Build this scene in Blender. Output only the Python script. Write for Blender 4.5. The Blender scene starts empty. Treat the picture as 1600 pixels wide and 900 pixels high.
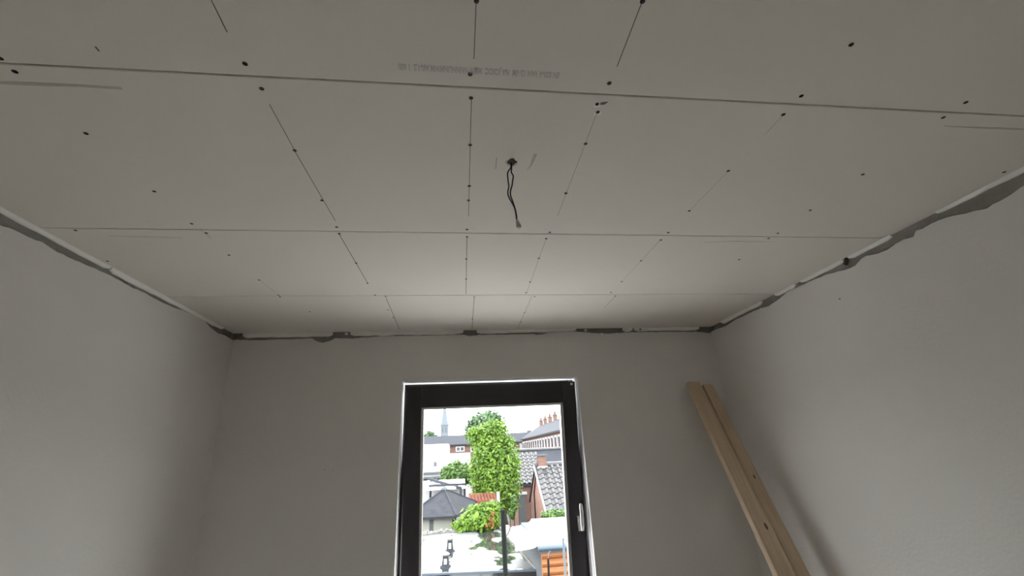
import bpy, bmesh, math, random
from mathutils import Vector, Matrix, noise
random.seed(7)
S = bpy.context.scene
C = S.collection
PI = math.pi

# ------------------------------------------------------------------ camera
F_PX, YAW, PITCH, ROLL = 683.99, 0.1281, 0.3582, -0.0479
CAMZ = 1.78                       # eye height above the room's floor
fw0 = Vector((math.sin(YAW)*math.cos(PITCH), math.cos(YAW)*math.cos(PITCH), math.sin(PITCH)))
rt0 = Vector((math.cos(YAW), -math.sin(YAW), 0))
up0 = rt0.cross(fw0)
RT = math.cos(ROLL)*rt0 + math.sin(ROLL)*up0
UP = -math.sin(ROLL)*rt0 + math.cos(ROLL)*up0
cam_d = bpy.data.cameras.new('camera')
cam = bpy.data.objects.new('camera', cam_d)
C.objects.link(cam)
cam_d.sensor_width = 36.0
cam_d.lens = F_PX*36.0/1600.0
cam_d.clip_start = 0.02
cam_d.clip_end = 1500
M4 = Matrix.Identity(4)
for i in range(3):
    M4[i][0] = RT[i]; M4[i][1] = UP[i]; M4[i][2] = -fw0[i]
M4[2][3] = CAMZ
cam.matrix_world = M4
S.camera = cam

# ------------------------------------------------------------------ sky and exposure
SKY = 10.5
W = bpy.data.worlds.new('overcast_sky')
S.world = W
W.use_nodes = True
bg = W.node_tree.nodes['Background']
bg.inputs['Color'].default_value = (0.96, 0.98, 1.0, 1)
bg.inputs['Strength'].default_value = SKY
S.view_settings.view_transform = 'Standard'
S.view_settings.look = 'None'
S.view_settings.gamma = 1.0
S.view_settings.use_curve_mapping = False
S.view_settings.exposure = 0.0
S.cycles.max_bounces = 14
S.cycles.diffuse_bounces = 10
S.cycles.transparent_max_bounces = 12

# ------------------------------------------------------------------ helpers
CAMP = Vector((0, 0, CAMZ))
def ray(px, py):
    return fw0 + RT*((px-800)/F_PX) - UP*((py-450)/F_PX)
def at(px, py, Y):                      # point seen at a pixel, at a chosen depth
    d = ray(px, py); return CAMP + d*(Y/d.y)
def at_x(px, py, X):
    d = ray(px, py); return CAMP + d*(X/d.x)
def at_z(px, py, Z):
    d = ray(px, py); return CAMP + d*((Z-CAMZ)/d.z)

class MB:
    def __init__(s): s.v = []; s.f = []
    def add(s, vs, fs):
        b = len(s.v); s.v += [tuple(x) for x in vs]; s.f += [tuple(b+i for i in f) for f in fs]; return s
    def box(s, x0, x1, y0, y1, z0, z1):
        return s.add([(x0,y0,z0),(x1,y0,z0),(x1,y1,z0),(x0,y1,z0),(x0,y0,z1),(x1,y0,z1),(x1,y1,z1),(x0,y1,z1)],
                     [(0,3,2,1),(4,5,6,7),(0,1,5,4),(1,2,6,5),(2,3,7,6),(3,0,4,7)])
    def hexa(s, b, t):                  # bottom quad (ccw from above) and top quad
        return s.add(list(b)+list(t), [(0,3,2,1),(4,5,6,7),(0,1,5,4),(1,2,6,5),(2,3,7,6),(3,0,4,7)])
    def prism(s, poly, off):            # polygon extruded by a vector
        n = len(poly); off = Vector(off)
        a = [Vector(p) for p in poly]
        return s.add(a+[p+off for p in a], [tuple(range(n))[::-1], tuple(range(n, 2*n))]+[(i,(i+1)%n,n+(i+1)%n,n+i) for i in range(n)])
    def tube(s, pts, r, n=10, cap=True):
        pts = [Vector(p) for p in pts]; k = len(pts)
        rs = r if isinstance(r, (list, tuple)) else [r]*k
        vs = []; ref = None
        for i, p in enumerate(pts):
            t = (pts[min(i+1,k-1)]-pts[max(i-1,0)]).normalized()
            if ref is None:
                ref = t.orthogonal().normalized()
            ref = (ref-t*ref.dot(t)).normalized()
            b = t.cross(ref)
            for j in range(n):
                a = 2*PI*j/n
                vs.append(p+(ref*math.cos(a)+b*math.sin(a))*rs[i])
        fs = [(i*n+j, i*n+(j+1)%n, (i+1)*n+(j+1)%n, (i+1)*n+j) for i in range(k-1) for j in range(n)]
        if cap: fs += [tuple(range(n))[::-1], tuple((k-1)*n+j for j in range(n))]
        return s.add(vs, fs)
    def bar(s, a, b, w, h, up=(0,0,1)): # rectangular bar from a to b
        a = Vector(a); b = Vector(b); t = (b-a).normalized(); u = Vector(up)
        x = t.cross(u).normalized(); z = x.cross(t)
        q = lambda p: [p-x*w/2-z*h/2, p+x*w/2-z*h/2, p+x*w/2+z*h/2, p-x*w/2+z*h/2]
        return s.add(q(a)+q(b), [(0,1,2,3),(7,6,5,4),(0,4,5,1),(1,5,6,2),(2,6,7,3),(3,7,4,0)])
    def mesh(s, name):
        m = bpy.data.meshes.new(name); m.from_pydata(s.v, [], s.f)
        bm = bmesh.new(); bm.from_mesh(m); bmesh.ops.recalc_face_normals(bm, faces=bm.faces); bm.to_mesh(m); bm.free()
        return m
    def build(s, name, mat, parent=None, bevel=0, smooth=False, raw=False):
        if raw:
            m = bpy.data.meshes.new(name); m.from_pydata(s.v, [], s.f)
        else: m = s.mesh(name)
        if bevel:
            bm = bmesh.new(); bm.from_mesh(m)
            bmesh.ops.bevel(bm, geom=[e for e in bm.edges if len(e.link_faces) == 2 and e.calc_face_angle() > 0.5], offset=bevel, segments=2, affect='EDGES', profile=0.6)
            bm.to_mesh(m); bm.free()
        if smooth:
            for p in m.polygons: p.use_smooth = True
        m.materials.append(mat)
        o = bpy.data.objects.new(name, m); C.objects.link(o)
        if parent: link(o, parent)
        return o
def link(o, parent):
    o.parent = parent
    o.matrix_parent_inverse = wm(parent).inverted()
def wm(o):
    m = o.matrix_basis
    return (wm(o.parent) @ o.matrix_parent_inverse @ m) if o.parent else m.copy()
def inst(name, mesh, loc, parent, rot=None, scale=None):
    o = bpy.data.objects.new(name, mesh); C.objects.link(o); o.location = loc
    if rot is not None: o.rotation_euler = rot
    if scale: o.scale = scale
    if parent: link(o, parent)
    return o
def tag(o, label, cat, group=None):
    o['label'] = label; o['category'] = cat
    if group: o['group'] = group
    return o
def struct(o, label, cat):
    o['kind'] = 'structure'; o['label'] = label; o['category'] = cat; return o
def empty(name, loc, label, cat, group=None, kind=None):
    o = bpy.data.objects.new(name, None); o.empty_display_size = 0.1; C.objects.link(o); o.location = loc
    tag(o, label, cat, group)
    if kind: o['kind'] = kind
    return o

def mat(name, col, rough=0.7, metal=0.0, var=0.0, scale=8.0, bump=0.0, bscale=60.0, stretch=None, spec=None, col2=None):
    m = bpy.data.materials.new(name); m.use_nodes = True
    nt = m.node_tree; N = nt.nodes; L = nt.links
    b = N['Principled BSDF']
    b.inputs['Base Color'].default_value = (*col, 1); b.inputs['Roughness'].default_value = rough; b.inputs['Metallic'].default_value = metal
    if spec is not None: b.inputs['Specular IOR Level'].default_value = spec
    if var or bump:
        tc = N.new('ShaderNodeTexCoord'); mp = N.new('ShaderNodeMapping')
        L.new(tc.outputs['Object'], mp.inputs['Vector'])
        if stretch: mp.inputs['Scale'].default_value = stretch
    if var:
        nz = N.new('ShaderNodeTexNoise'); nz.inputs['Scale'].default_value = scale; nz.inputs['Detail'].default_value = 5
        L.new(mp.outputs[0], nz.inputs['Vector'])
        r = N.new('ShaderNodeValToRGB')
        c2 = col2 if col2 else [min(1, c*(1+var)) for c in col]
        c1 = col if col2 else [c*(1-var) for c in col]
        r.color_ramp.elements[0].position = 0.3; r.color_ramp.elements[1].position = 0.7
        r.color_ramp.elements[0].color = (*c1, 1); r.color_ramp.elements[1].color = (*c2, 1)
        L.new(nz.outputs['Fac'], r.inputs['Fac']); L.new(r.outputs[0], b.inputs['Base Color'])
    if bump:
        n2 = N.new('ShaderNodeTexNoise'); n2.inputs['Scale'].default_value = bscale; n2.inputs['Detail'].default_value = 4
        L.new(mp.outputs[0], n2.inputs['Vector'])
        bp = N.new('ShaderNodeBump'); bp.inputs['Strength'].default_value = bump; bp.inputs['Distance'].default_value = 0.01
        L.new(n2.outputs['Fac'], bp.inputs['Height']); L.new(bp.outputs[0], b.inputs['Normal'])
    return m
def glass_mat():
    m = bpy.data.materials.new('window_glass'); m.use_nodes = True
    nt = m.node_tree; nt.nodes.clear(); N = nt.nodes; L = nt.links
    o = N.new('ShaderNodeOutputMaterial'); mx = N.new('ShaderNodeMixShader'); t = N.new('ShaderNodeBsdfTransparent'); g = N.new('ShaderNodeBsdfGlossy')
    t.inputs[0].default_value = (0.975, 0.975, 0.97, 1); g.inputs['Roughness'].default_value = 0.01
    lw = N.new('ShaderNodeLayerWeight'); lw.inputs['Blend'].default_value = 0.5      # Schlick-like, the same from both sides of the thin pane
    pw = N.new('ShaderNodeMath'); pw.operation = 'POWER'; pw.inputs[1].default_value = 5.0
    ma = N.new('ShaderNodeMath'); ma.operation = 'MULTIPLY_ADD'; ma.inputs[1].default_value = 0.9; ma.inputs[2].default_value = 0.03
    L.new(lw.outputs['Facing'], pw.inputs[0]); L.new(pw.outputs[0], ma.inputs[0])
    L.new(ma.outputs[0], mx.inputs[0]); L.new(t.outputs[0], mx.inputs[1]); L.new(g.outputs[0], mx.inputs[2]); L.new(mx.outputs[0], o.inputs[0])
    return m
def brick_mat(name, c1, c2, mortar, sc=1.0):
    m = bpy.data.materials.new(name); m.use_nodes = True
    nt = m.node_tree; N = nt.nodes; L = nt.links; b = N['Principled BSDF']; b.inputs['Roughness'].default_value = 0.85; b.inputs['Specular IOR Level'].default_value = 0.12
    tc = N.new('ShaderNodeTexCoord'); sp = N.new('ShaderNodeSeparateXYZ'); cb = N.new('ShaderNodeCombineXYZ'); ad = N.new('ShaderNodeMath')
    L.new(tc.outputs['Object'], sp.inputs[0]); L.new(sp.outputs[0], ad.inputs[0]); L.new(sp.outputs[1], ad.inputs[1])
    L.new(ad.outputs[0], cb.inputs[0]); L.new(sp.outputs[2], cb.inputs[1])
    br = N.new('ShaderNodeTexBrick'); br.inputs['Scale'].default_value = 2.2*sc
    br.inputs['Color1'].default_value = (*c1,1); br.inputs['Color2'].default_value = (*c2,1); br.inputs['Mortar'].default_value = (*mortar,1)
    br.inputs['Mortar Size'].default_value = 0.012
    L.new(cb.outputs[0], br.inputs['Vector']); L.new(br.outputs['Color'], b.inputs['Base Color'])
    return m
def wet_mat():
    m = bpy.data.materials.new('wet_roof_felt'); m.use_nodes = True
    nt = m.node_tree; N = nt.nodes; L = nt.links; b = N['Principled BSDF']
    tc = N.new('ShaderNodeTexCoord'); nz = N.new('ShaderNodeTexNoise'); nz.inputs['Scale'].default_value = 0.75; nz.inputs['Detail'].default_value = 7
    mp = N.new('ShaderNodeMapping'); mp.inputs['Scale'].default_value = (2.4, 1.3, 1)
    L.new(tc.outputs['Object'], mp.inputs[0]); L.new(mp.outputs[0], nz.inputs['Vector'])
    # a pool of standing water lies on the right half, patches of damp elsewhere
    sp = N.new('ShaderNodeSeparateXYZ'); L.new(tc.outputs['Object'], sp.inputs[0])
    mr = N.new('ShaderNodeMapRange'); mr.inputs['From Min'].default_value = 0.1; mr.inputs['From Max'].default_value = 0.8
    mr.inputs['To Min'].default_value = 0.07; mr.inputs['To Max'].default_value = -0.055
    L.new(sp.outputs[0], mr.inputs['Value'])
    ad = N.new('ShaderNodeMath'); L.new(nz.outputs['Fac'], ad.inputs[0]); L.new(mr.outputs[0], ad.inputs[1])
    r = N.new('ShaderNodeValToRGB'); r.color_ramp.elements[0].position = 0.44; r.color_ramp.elements[1].position = 0.50
    r.color_ramp.elements[0].color = (0.03,0.03,0.03,1); r.color_ramp.elements[1].color = (0.45,0.45,0.45,1)
    L.new(ad.outputs[0], r.inputs[0]); L.new(r.outputs[0], b.inputs['Roughness'])
    r2 = N.new('ShaderNodeValToRGB'); r2.color_ramp.elements[0].position = 0.43; r2.color_ramp.elements[1].position = 0.53
    r2.color_ramp.elements[0].color = (0.022,0.025,0.027,1); r2.color_ramp.elements[1].color = (0.105,0.112,0.115,1)
    L.new(ad.outputs[0], r2.inputs[0]); L.new(r2.outputs[0], b.inputs['Base Color'])
    b.inputs['Specular IOR Level'].default_value = 0.6
    return m
def wood_mat(name, c1, c2, sc, stretch, rough=0.6):
    m = bpy.data.materials.new(name); m.use_nodes = True
    nt = m.node_tree; N = nt.nodes; L = nt.links; b = N['Principled BSDF']; b.inputs['Roughness'].default_value = rough
    tc = N.new('ShaderNodeTexCoord'); mp = N.new('ShaderNodeMapping'); mp.inputs['Scale'].default_value = stretch
    L.new(tc.outputs['Object'], mp.inputs[0])
    nz = N.new('ShaderNodeTexNoise'); nz.inputs['Scale'].default_value = sc; nz.inputs['Detail'].default_value = 6; nz.inputs['Distortion'].default_value = 0.6
    L.new(mp.outputs[0], nz.inputs['Vector'])
    r = N.new('ShaderNodeValToRGB'); r.color_ramp.elements[0].position = 0.35; r.color_ramp.elements[1].position = 0.65
    r.color_ramp.elements[0].color = (*c1,1); r.color_ramp.elements[1].color = (*c2,1)
    L.new(nz.outputs['Fac'], r.inputs[0]); L.new(r.outputs[0], b.inputs['Base Color'])
    return m

M = {}
M['plaster']  = mat('grey_plaster', (0.69,0.673,0.645), 0.9, var=0.03, scale=1.6, bump=0.12, bscale=90)
M['board']    = mat('plasterboard_paper', (0.74,0.70,0.645), 0.85, var=0.02, scale=1.2, bump=0.04, bscale=200)
M['mortar']   = mat('bare_mortar', (0.25,0.235,0.215), 0.95, var=0.12, scale=14, bump=0.5, bscale=70)
M['filler']   = mat('white_filler', (0.86,0.85,0.82), 0.8, var=0.04, scale=20, bump=0.2, bscale=80)
M['void']     = mat('dark_void', (0.05,0.047,0.043), 0.95)
M['screw']    = mat('black_phosphate_screw', (0.018,0.016,0.015), 0.55, metal=0.3)
M['pencil']   = mat('pencil_line', (0.15,0.14,0.13), 0.8)
M['pencil_l'] = mat('faint_pencil_line', (0.42,0.40,0.37), 0.8)
M['smudge']   = mat('grey_smudge', (0.50,0.475,0.44), 0.9)
M['ink']      = mat('faint_print_ink', (0.53,0.515,0.485), 0.85)
M['frame']    = mat('dark_brown_window_foil', (0.036,0.031,0.036), 0.33, var=0.15, scale=30, stretch=(12,12,1))
M['reveal']   = mat('white_reveal_board', (0.85,0.85,0.86), 0.5)
M['gasket']   = mat('black_gasket', (0.02,0.02,0.02), 0.6)
M['bead']     = mat('aluminium_spacer', (0.72,0.70,0.66), 0.35, metal=0.6)
M['chrome']   = mat('brushed_nickel', (0.72,0.71,0.68), 0.35, metal=0.85)
M['glass']    = glass_mat()
M['wire']     = mat('black_cable', (0.012,0.012,0.012), 0.5)
M['clear']    = mat('grey_plastic_connector', (0.42,0.41,0.39), 0.35)
M['pine']     = wood_mat('planed_pine', (0.50,0.385,0.265), (0.60,0.475,0.335), 5, (14,14,0.7))
M['knot']     = mat('pine_knot', (0.16,0.10,0.06), 0.7)
M['floor']    = mat('dusty_screed_floor', (0.48,0.46,0.43), 0.9, var=0.1, scale=3)

H = 0.67                      # ceiling height above the eye
ZC = CAMZ + H
D = 3.6828*H                  # back wall
XL, XR = -1.8091*H, 2.3001*H
YF = -1.35                    # wall behind the photographer
WX0, WX1 = -0.4625*H, 0.9995*H    # window opening
WZ1 = CAMZ + 0.578*H
WZ0 = CAMZ - 0.98
GZ = -2.9                     # ground outside

# ------------------------------------------------------------------ floor, ceiling
fl = MB().box(XL-0.3, XR+0.3, YF-0.3, D+0.3, -0.2, 0).build('floor', M['floor'])
struct(fl, 'dusty grey screed floor of the bare room', 'floor')
cl = MB().box(XL-0.3, XR+0.3, YF-0.3, D+0.3, ZC+0.0125, ZC+0.25).build('ceiling', M['void'])
struct(cl, 'ceiling of grey plasterboard panels screwed up over the whole room', 'ceiling')
JY = [D, 2.7842*H, 1.8964*H, 0.993*H, 0.09*H, -0.81*H, YF-0.2]
JY = [JY[0]+0.0] + JY[1:]
panels = []
for i in range(len(JY)-1):
    y1, y0 = JY[i], JY[i+1]
    g = 0.0030 if i < 3 else 0.0026
    m = MB()
    e = 0.0015                                     # softly eased long edges
    ya, yb = y0+g*0.6, y1-g*0.6
    m.add([(XL-0.02,ya,ZC+0.001),(XL-0.02,ya+e,ZC),(XL-0.02,yb-e,ZC),(XL-0.02,yb,ZC+0.001),(XL-0.02,yb,ZC+0.0124),(XL-0.02,ya,ZC+0.0124),
           (XR+0.02,ya,ZC+0.001),(XR+0.02,ya+e,ZC),(XR+0.02,yb-e,ZC),(XR+0.02,yb,ZC+0.001),(XR+0.02,yb,ZC+0.0124),(XR+0.02,ya,ZC+0.0124)],
          [(0,1,2,3,4,5),(6,11,10,9,8,7)]+[(k,(k+1)%6,6+(k+1)%6,6+k) for k in range(6)])
    panels.append(m.build('plasterboard_panel', M['board'], cl))
def panel_of(y):
    for i in range(len(JY)-1):
        if JY[i+1] <= y < JY[i]: return panels[i]
    return panels[0]
# screws: a countersunk head sitting in its dimple
sm = MB()
n = 12
vs = [(0,0,-0.0008)]+[(0.0026*math.cos(2*PI*k/n),0.0026*math.sin(2*PI*k/n),-0.0003) for k in range(n)]+[(0.0042*math.cos(2*PI*k/n),0.0042*math.sin(2*PI*k/n),-0.0007) for k in range(n)]+[(0.0046*math.cos(2*PI*k/n),0.0046*math.sin(2*PI*k/n),0.0004) for k in range(n)]
fs = [(0,1+k,1+(k+1)%n) for k in range(n)]
for r in range(2): fs += [(1+r*n+k, 1+(r+1)*n+k, 1+(r+1)*n+(k+1)%n, 1+r*n+(k+1)%n) for k in range(n)]
screw_mesh = sm.add(vs, fs).mesh('screw_head'); screw_mesh.materials.append(M['screw'])
SCREWS = [(0.5,91),(23.5,112),(383,99.7),(409,138.5),(134.5,208.5),(460.5,235),(744.5,1.5),(734.5,116),(736,153),(734.7,226.5),
 (1004,2),(952,130),(933,162.5),(934,175),(915,224.5),(1330,69.5),(1252,150),(1224,179),(1509,160),(1474,183.5),(1138,267),(1348,272.5),
 (241,299),(503,313),(299.5,349.5),(322.5,364),(357.7,398.5),(404.8,437.5),(435,461),(437.5,463.5),(526,354.8),(530,365),(556.5,411),(574,442.5),
 (586,461),(602.5,463),(606,484),(614.5,496),(733.3,290.5),(732,313),(729.7,358.5),(729.7,370),(728.6,404.5),(728.4,436),(741,464),(738,498.5),
 (884.3,302),(859,363),(853.5,372.8),(842,403.5),(828.3,440.5),(822,457.5),(835.3,463.2),(819.5,488.5),(813.5,502.5),(1077,329.5),(1044,363.4),(1032.5,375),
 (1001.5,407.3),(971.5,440),(954.5,456.7),(961.5,462.5),(1266,328.5),(1215.5,364.5),(1201,372.5),(1155,405.5),(484,487),(1569,269),(168,408),(118,360)]
for k, (px, py) in enumerate(SCREWS):
    p = at_z(px, py, ZC)
    if XL < p.x < XR and p.y < D: inst('screw_head', screw_mesh, p, panel_of(p.y), rot=(0,0,random.random()*3))
def ceil_line(pts, w, m, name='pencil_line', t=0.0004, par=None):
    P = [at_z(x, y, ZC) for x, y in pts]
    mb = MB(); k = len(P); L_ = []
    ws = w if isinstance(w, (list,tuple)) else [w]*k
    for i, p in enumerate(P):
        d = (P[min(i+1,k-1)]-P[max(i-1,0)]); d.z = 0; d.normalize(); s = Vector((-d.y, d.x, 0))
        L_ += [p+s*ws[i]/2+Vector((0,0,0.0002)), p-s*ws[i]/2+Vector((0,0,0.0002)), p-s*ws[i]/2-Vector((0,0,t)), p+s*ws[i]/2-Vector((0,0,t))]
    fs = [(0,1,2,3), tuple(4*(k-1)+j for j in (3,2,1,0))]
    for i in range(k-1):
        for j in range(4): fs.append((4*i+j, 4*i+(j+1)%4, 4*i+4+(j+1)%4, 4*i+4+j))
    return mb.add(L_, fs).build(name, m, par or panel_of(P[0].y*0.5+P[-1].y*0.5))
for a, b, w, m in [((328,-4),(355,50),0.0016,'pencil'),((744,4),(740.5,92),0.0015,'pencil'),((1002,6),(964,104),0.0017,'pencil'),
    ((421,163),(460,234),0.0015,'pencil'),((460,235),(524,345),0.0017,'pencil'),((736.5,156),(732,338),0.0016,'pencil'),
    ((933,176),(871,338),0.0015,'pencil_l'),((530,366),(575,443),0.0022,'pencil'),((729.6,370),(728,460),0.0022,'pencil'),
    ((853.5,373),(823,457),0.0018,'pencil_l'),((603,465),(624,514),0.0024,'pencil'),((741,465),(737.5,514),0.0026,'pencil'),((831,463),(809,513),0.0026,'pencil_l'),
    ((1034,373),(1002,407),0.0016,'pencil_l'),((1001,408),(973,438),0.0014,'smudge'),((961,463),(944,481),0.0024,'pencil_l'),((312,358),(330,372),0.0016,'pencil_l'),
    ((1138,267),(1078,329),0.001,'smudge'),((1224,180),(1195,210),0.001,'smudge'),((406,438),(432,458),0.0016,'smudge')]:
    ceil_line([a, b], w, M[m])
# cuts and scuffs on the boards
ceil_line([(149,72.5),(152,76.5),(155,80)], 0.003, M['pencil'], 'knife_nick')
ceil_line([(776,246),(775.2,254),(774.6,264)], 0.0022, M['pencil_l'], 'scuff_mark')
ceil_line([(837,240),(833,250),(829,259),(824,265)], [0.008,0.008,0.004,0.0015], M['smudge'], 'scuff_mark')
ceil_line([(938,162),(944,161.4),(950,159)], [0.006,0.007,0.001], M['pencil'], 'torn_nick')
ceil_line([(-30,128),(60,131.5),(120,133.5),(190,138)], [0.006,0.008,0.006,0.006], M['smudge'], 'grey_smear')
ceil_line([(170,368.5),(230,370),(285,371.5)], [0.0015,0.003,0.001], M['smudge'], 'grey_smear')
ceil_line([(1100,378.5),(1150,377),(1210,378)], [0.002,0.0035,0.001], M['smudge'], 'grey_smear')
ceil_line([(1475,197),(1540,200),(1600,202)], [0.002,0.005,0.005], M['smudge'], 'grey_smear')
for (px, py) in ((933,163.5),(934,176.5)):            # crumbled paper round two screws
    p = at_z(px, py, ZC); k = 10
    ring = [(p.x+0.0085*(0.8+0.35*random.random())*math.cos(2*PI*j/k), p.y+0.0085*(0.8+0.35*random.random())*math.sin(2*PI*j/k), ZC-0.0003) for j in range(k)]
    MB().prism(ring, (0,0,0.0006)).build('torn_paper', M['filler'], panel_of(p.y))
# faded stamp along the panel's edge, upside down from here
cu = bpy.data.curves.new('print', 'FONT'); cu.body = 'EN 520-A VAN 12-VM  NA JOSOC  MMN NNNNUNMWM AK-1,2  1 600'; cu.size = 0.019; cu.extrude = 0.0002; cu.offset = 0.0007
to = bpy.data.objects.new('print', cu); C.objects.link(to)
bpy.context.view_layer.update()
me = bpy.data.meshes.new_from_object(to); bpy.data.objects.remove(to)
pa, pb = at_z(622,99.5,ZC), at_z(875,113.5,ZC)
xs = [v.co.x for v in me.vertices]; w_ = max(xs)-min(xs)
ln = (pb-pa).length; dx = (pb-pa).normalized()
rt = Matrix.Identity(4)
for i in range(3):
    rt[i][0] = (-dx)[i]; rt[i][1] = Vector((-dx.y,dx.x,0))[i]; rt[i][2] = (0,0,-1)[i]
sc_ = ln/w_
me.transform(Matrix.Diagonal((sc_, 1, 1, 1)))
rt.translation = pb + Vector((0,0,-0.0003))
me.transform(rt)
me.materials.append(M['ink'])
st = bpy.data.objects.new('printed_stamp', me); C.objects.link(st); link(st, panel_of(pa.y)); st['label'] = 'faded upside-down grey product print'

# ------------------------------------------------------------------ walls
T = 0.007
def edge_profile(pts, f):             # pixel list -> sorted (coordinate, z)
    q = sorted([f(x, y) for x, y in pts]); return q
def plaster(name, prof, lo, hi, place, parent, hole=None, back=None):
    """plaster coat with a ragged top edge: columns between profile points"""
    pr = [(c, z) for c, z in prof if lo < c < hi]
    fine = []
    def ztop(c):
        if c <= prof[0][0]: z = prof[0][1]
        elif c >= prof[-1][0]: z = prof[-1][1]
        else:
            for (a, za), (b, zb) in zip(prof, prof[1:]):
                if a <= c <= b:
                    t = (c-a)/max(b-a,1e-6); z = za+(zb-za)*t; break
        return z + 0.0025*noise.noise(Vector((c*40, 3.1, 0))) + 0.002*noise.noise(Vector((c*110, 7.7, 0)))
    cs = sorted(set([lo, hi]+[c for c, z in pr]+[lo+(hi-lo)*k/160 for k in range(161)]+([hole[0], hole[1]] if hole else [])))
    mb = MB()
    for a, b in zip(cs, cs[1:]):
        if b-a < 1e-6: continue
        za, zb = ztop(a), ztop(b)
        spans = [((0,0),(za,zb))]
        if hole and a >= hole[0]-1e-6 and b <= hole[1]+1e-6:
            spans = [((0,0),(hole[2],hole[2])), ((hole[3],hole[3]),(za,zb))]
        for (b0,b1),(t0,t1) in spans:
            q = [place(a,b0,0), place(b,b1,0), place(b,t1,0), place(a,t0,0)]
            r = [place(a,b0,T), place(b,b1,T), place(b,t1,T), place(a,t0,T)]
            mb.add(q, [(0,1,2,3)])
            mb.add([q[3],q[2],r[2],r[3]], [(0,1,2,3)])
    return mb.build(name, M['plaster'], parent, raw=True)
# profiles of the plaster's ragged upper edge
pl_px = [(0,352),(14,355),(52,373.6),(66,378),(89.5,394),(106,401),(124,410),(150,420),(179,434),(202,447),(226,458),(254,473),(270,480),(283,484),(300,491),(318,500),(322,504),(328,511),(341,521),(352,524),(361,529.6)]
pr_px = [(1600,290),(1578,304),(1560,316),(1542,325),(1510,333),(1478,339.6),(1462,346),(1442,357),(1431,361),(1428,369.5),(1412,374),(1400,380.5),(1395,384),(1389,389),(1372,396),(1354,400),(1345,405),(1336,415),(1329,419.6),(1310,424),(1293,428.5),(1262,441),(1229,457),(1214,470),(1201,478),(1185,483),(1165,492.5),(1150,499),(1133,510),(1120,514)]
pb_px = [(372,531),(410,531.5),(450,530),(488,529),(494,533),(505,536),(515,532.5),(524,528.5),(550,529),(580,526.5),(600,525),(660,524.5),(725,523),(733,525),(742,524.5),(748,523.5),(800,522.5),(835,522),(838,523.5),(846,522.8),(857.5,519.4),(897,517.7),(915,519),(942,521.4),(981,519.4),(1040,518.6),(1094,518.6),(1105,520)]
fL = lambda x, y: (lambda p: (p.y, p.z))(at_x(x, y, XL))
fR = lambda x, y: (lambda p: (p.y, p.z))(at_x(x, y, XR))
fB = lambda x, y: (lambda p: (p.x, p.z))(at(x, y, D))
PL, PR, PB = edge_profile(pl_px, fL), edge_profile(pr_px, fR), edge_profile(pb_px, fB)
def extend(prof, lo, drop):            # carry the ragged edge on behind the camera
    c, z = prof[0]; out = []
    k = c-0.12
    while k > lo:
        out.append((k, z-drop*random.uniform(-0.4, 0.8))); k -= random.uniform(0.08, 0.2)
    return sorted(out)+prof
PL, PR = extend(PL, YF, 0.012), extend(PR, YF, 0.02)

wl = struct(MB().box(XL-0.25, XL-T, YF-0.25, D+0.3, 0, ZC+0.0125).build('wall_left', M['mortar']), 'left wall of grey plaster with a ragged bare strip under the ceiling', 'wall')
wr = struct(MB().box(XR+T, XR+0.25, YF-0.25, D+0.3, 0, ZC+0.0125).build('wall_right', M['mortar']), 'right wall of grey plaster with a broken white filler line on top', 'wall')
wb_m = MB()
for b in ((XL-T, WX0-0.02, 0, ZC+0.0125), (WX1+0.02, XR+T, 0, ZC+0.0125), (WX0-0.02, WX1+0.02, 0, WZ0-0.02), (WX0-0.02, WX1+0.02, WZ1+0.02, ZC+0.0125)):
    wb_m.box(b[0], b[1], D+T, D+0.3, b[2], b[3])
wb = struct(wb_m.build('wall_back', M['mortar']), 'grey plastered end wall around the window', 'wall')
plaster('plaster_coat', PL, YF, D, lambda c, z, t: (XL-t, c, z), wl)
plaster('plaster_coat', PR, YF, D, lambda c, z, t: (XR+t, c, z), wr)
plaster('plaster_coat', PB, XL, XR, lambda c, z, t: (c, D+t, z), wb, hole=(WX0, WX1, WZ0, WZ1))
# white filler bead between board edge and wall, broken into runs
def bead(parent, top, segs, f, inward, name='filler_bead'):
    """segs: (pixel a, pixel b, height) runs along the board edge"""
    for (pa, pb, h0, h1) in segs:
        a, b = f(*pa), f(*pb)
        k = max(3, int((b-a).length/0.02)); vs = []; nrm = Vector(inward)
        for i in range(k+1):
            p = a.lerp(b, i/k); p.z = ZC
            h = (h0+(h1-h0)*i/k)*(1+0.22*noise.noise(Vector((p.x*18+p.y*18, 1.3, 0))))
            if i in (0, k): h *= 0.6
            base = p - nrm*T
            vs += [base, base+Vector((0,0,-h)), base+nrm*(T*0.9)+Vector((0,0,-h*0.92)), base+nrm*(T+0.004)+Vector((0,0,-h*0.3)), base+nrm*(T+0.004)]
        fs = [(0,1,2,3,4), tuple(5*k+j for j in (4,3,2,1,0))]
        for i in range(k):
            for j in range(5): fs.append((5*i+j, 5*i+(j+1)%5, 5*i+5+(j+1)%5, 5*i+5+j))
        MB().add(vs, fs).build(name, M['filler'], parent)
gL = lambda x, y: at_x(x, y, XL); gR = lambda x, y: at_x(x, y, XR); gB = lambda x, y: at(x, y, D)
yl = lambda x: 326+0.535*x
yr = lambda x: 514.6-0.516*(x-1108.5)
yb = lambda x: 522-0.0138*(x-370)
bead(wl, 0, [((-140,yl(-140)),(-4,yl(-4)),0.012,0.010),((-4,yl(-4)),(172,yl(172)),0.010,0.014),((174,yl(174)),(349,yl(349)),0.017,0.014)], gL, (1,0,0))
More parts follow.
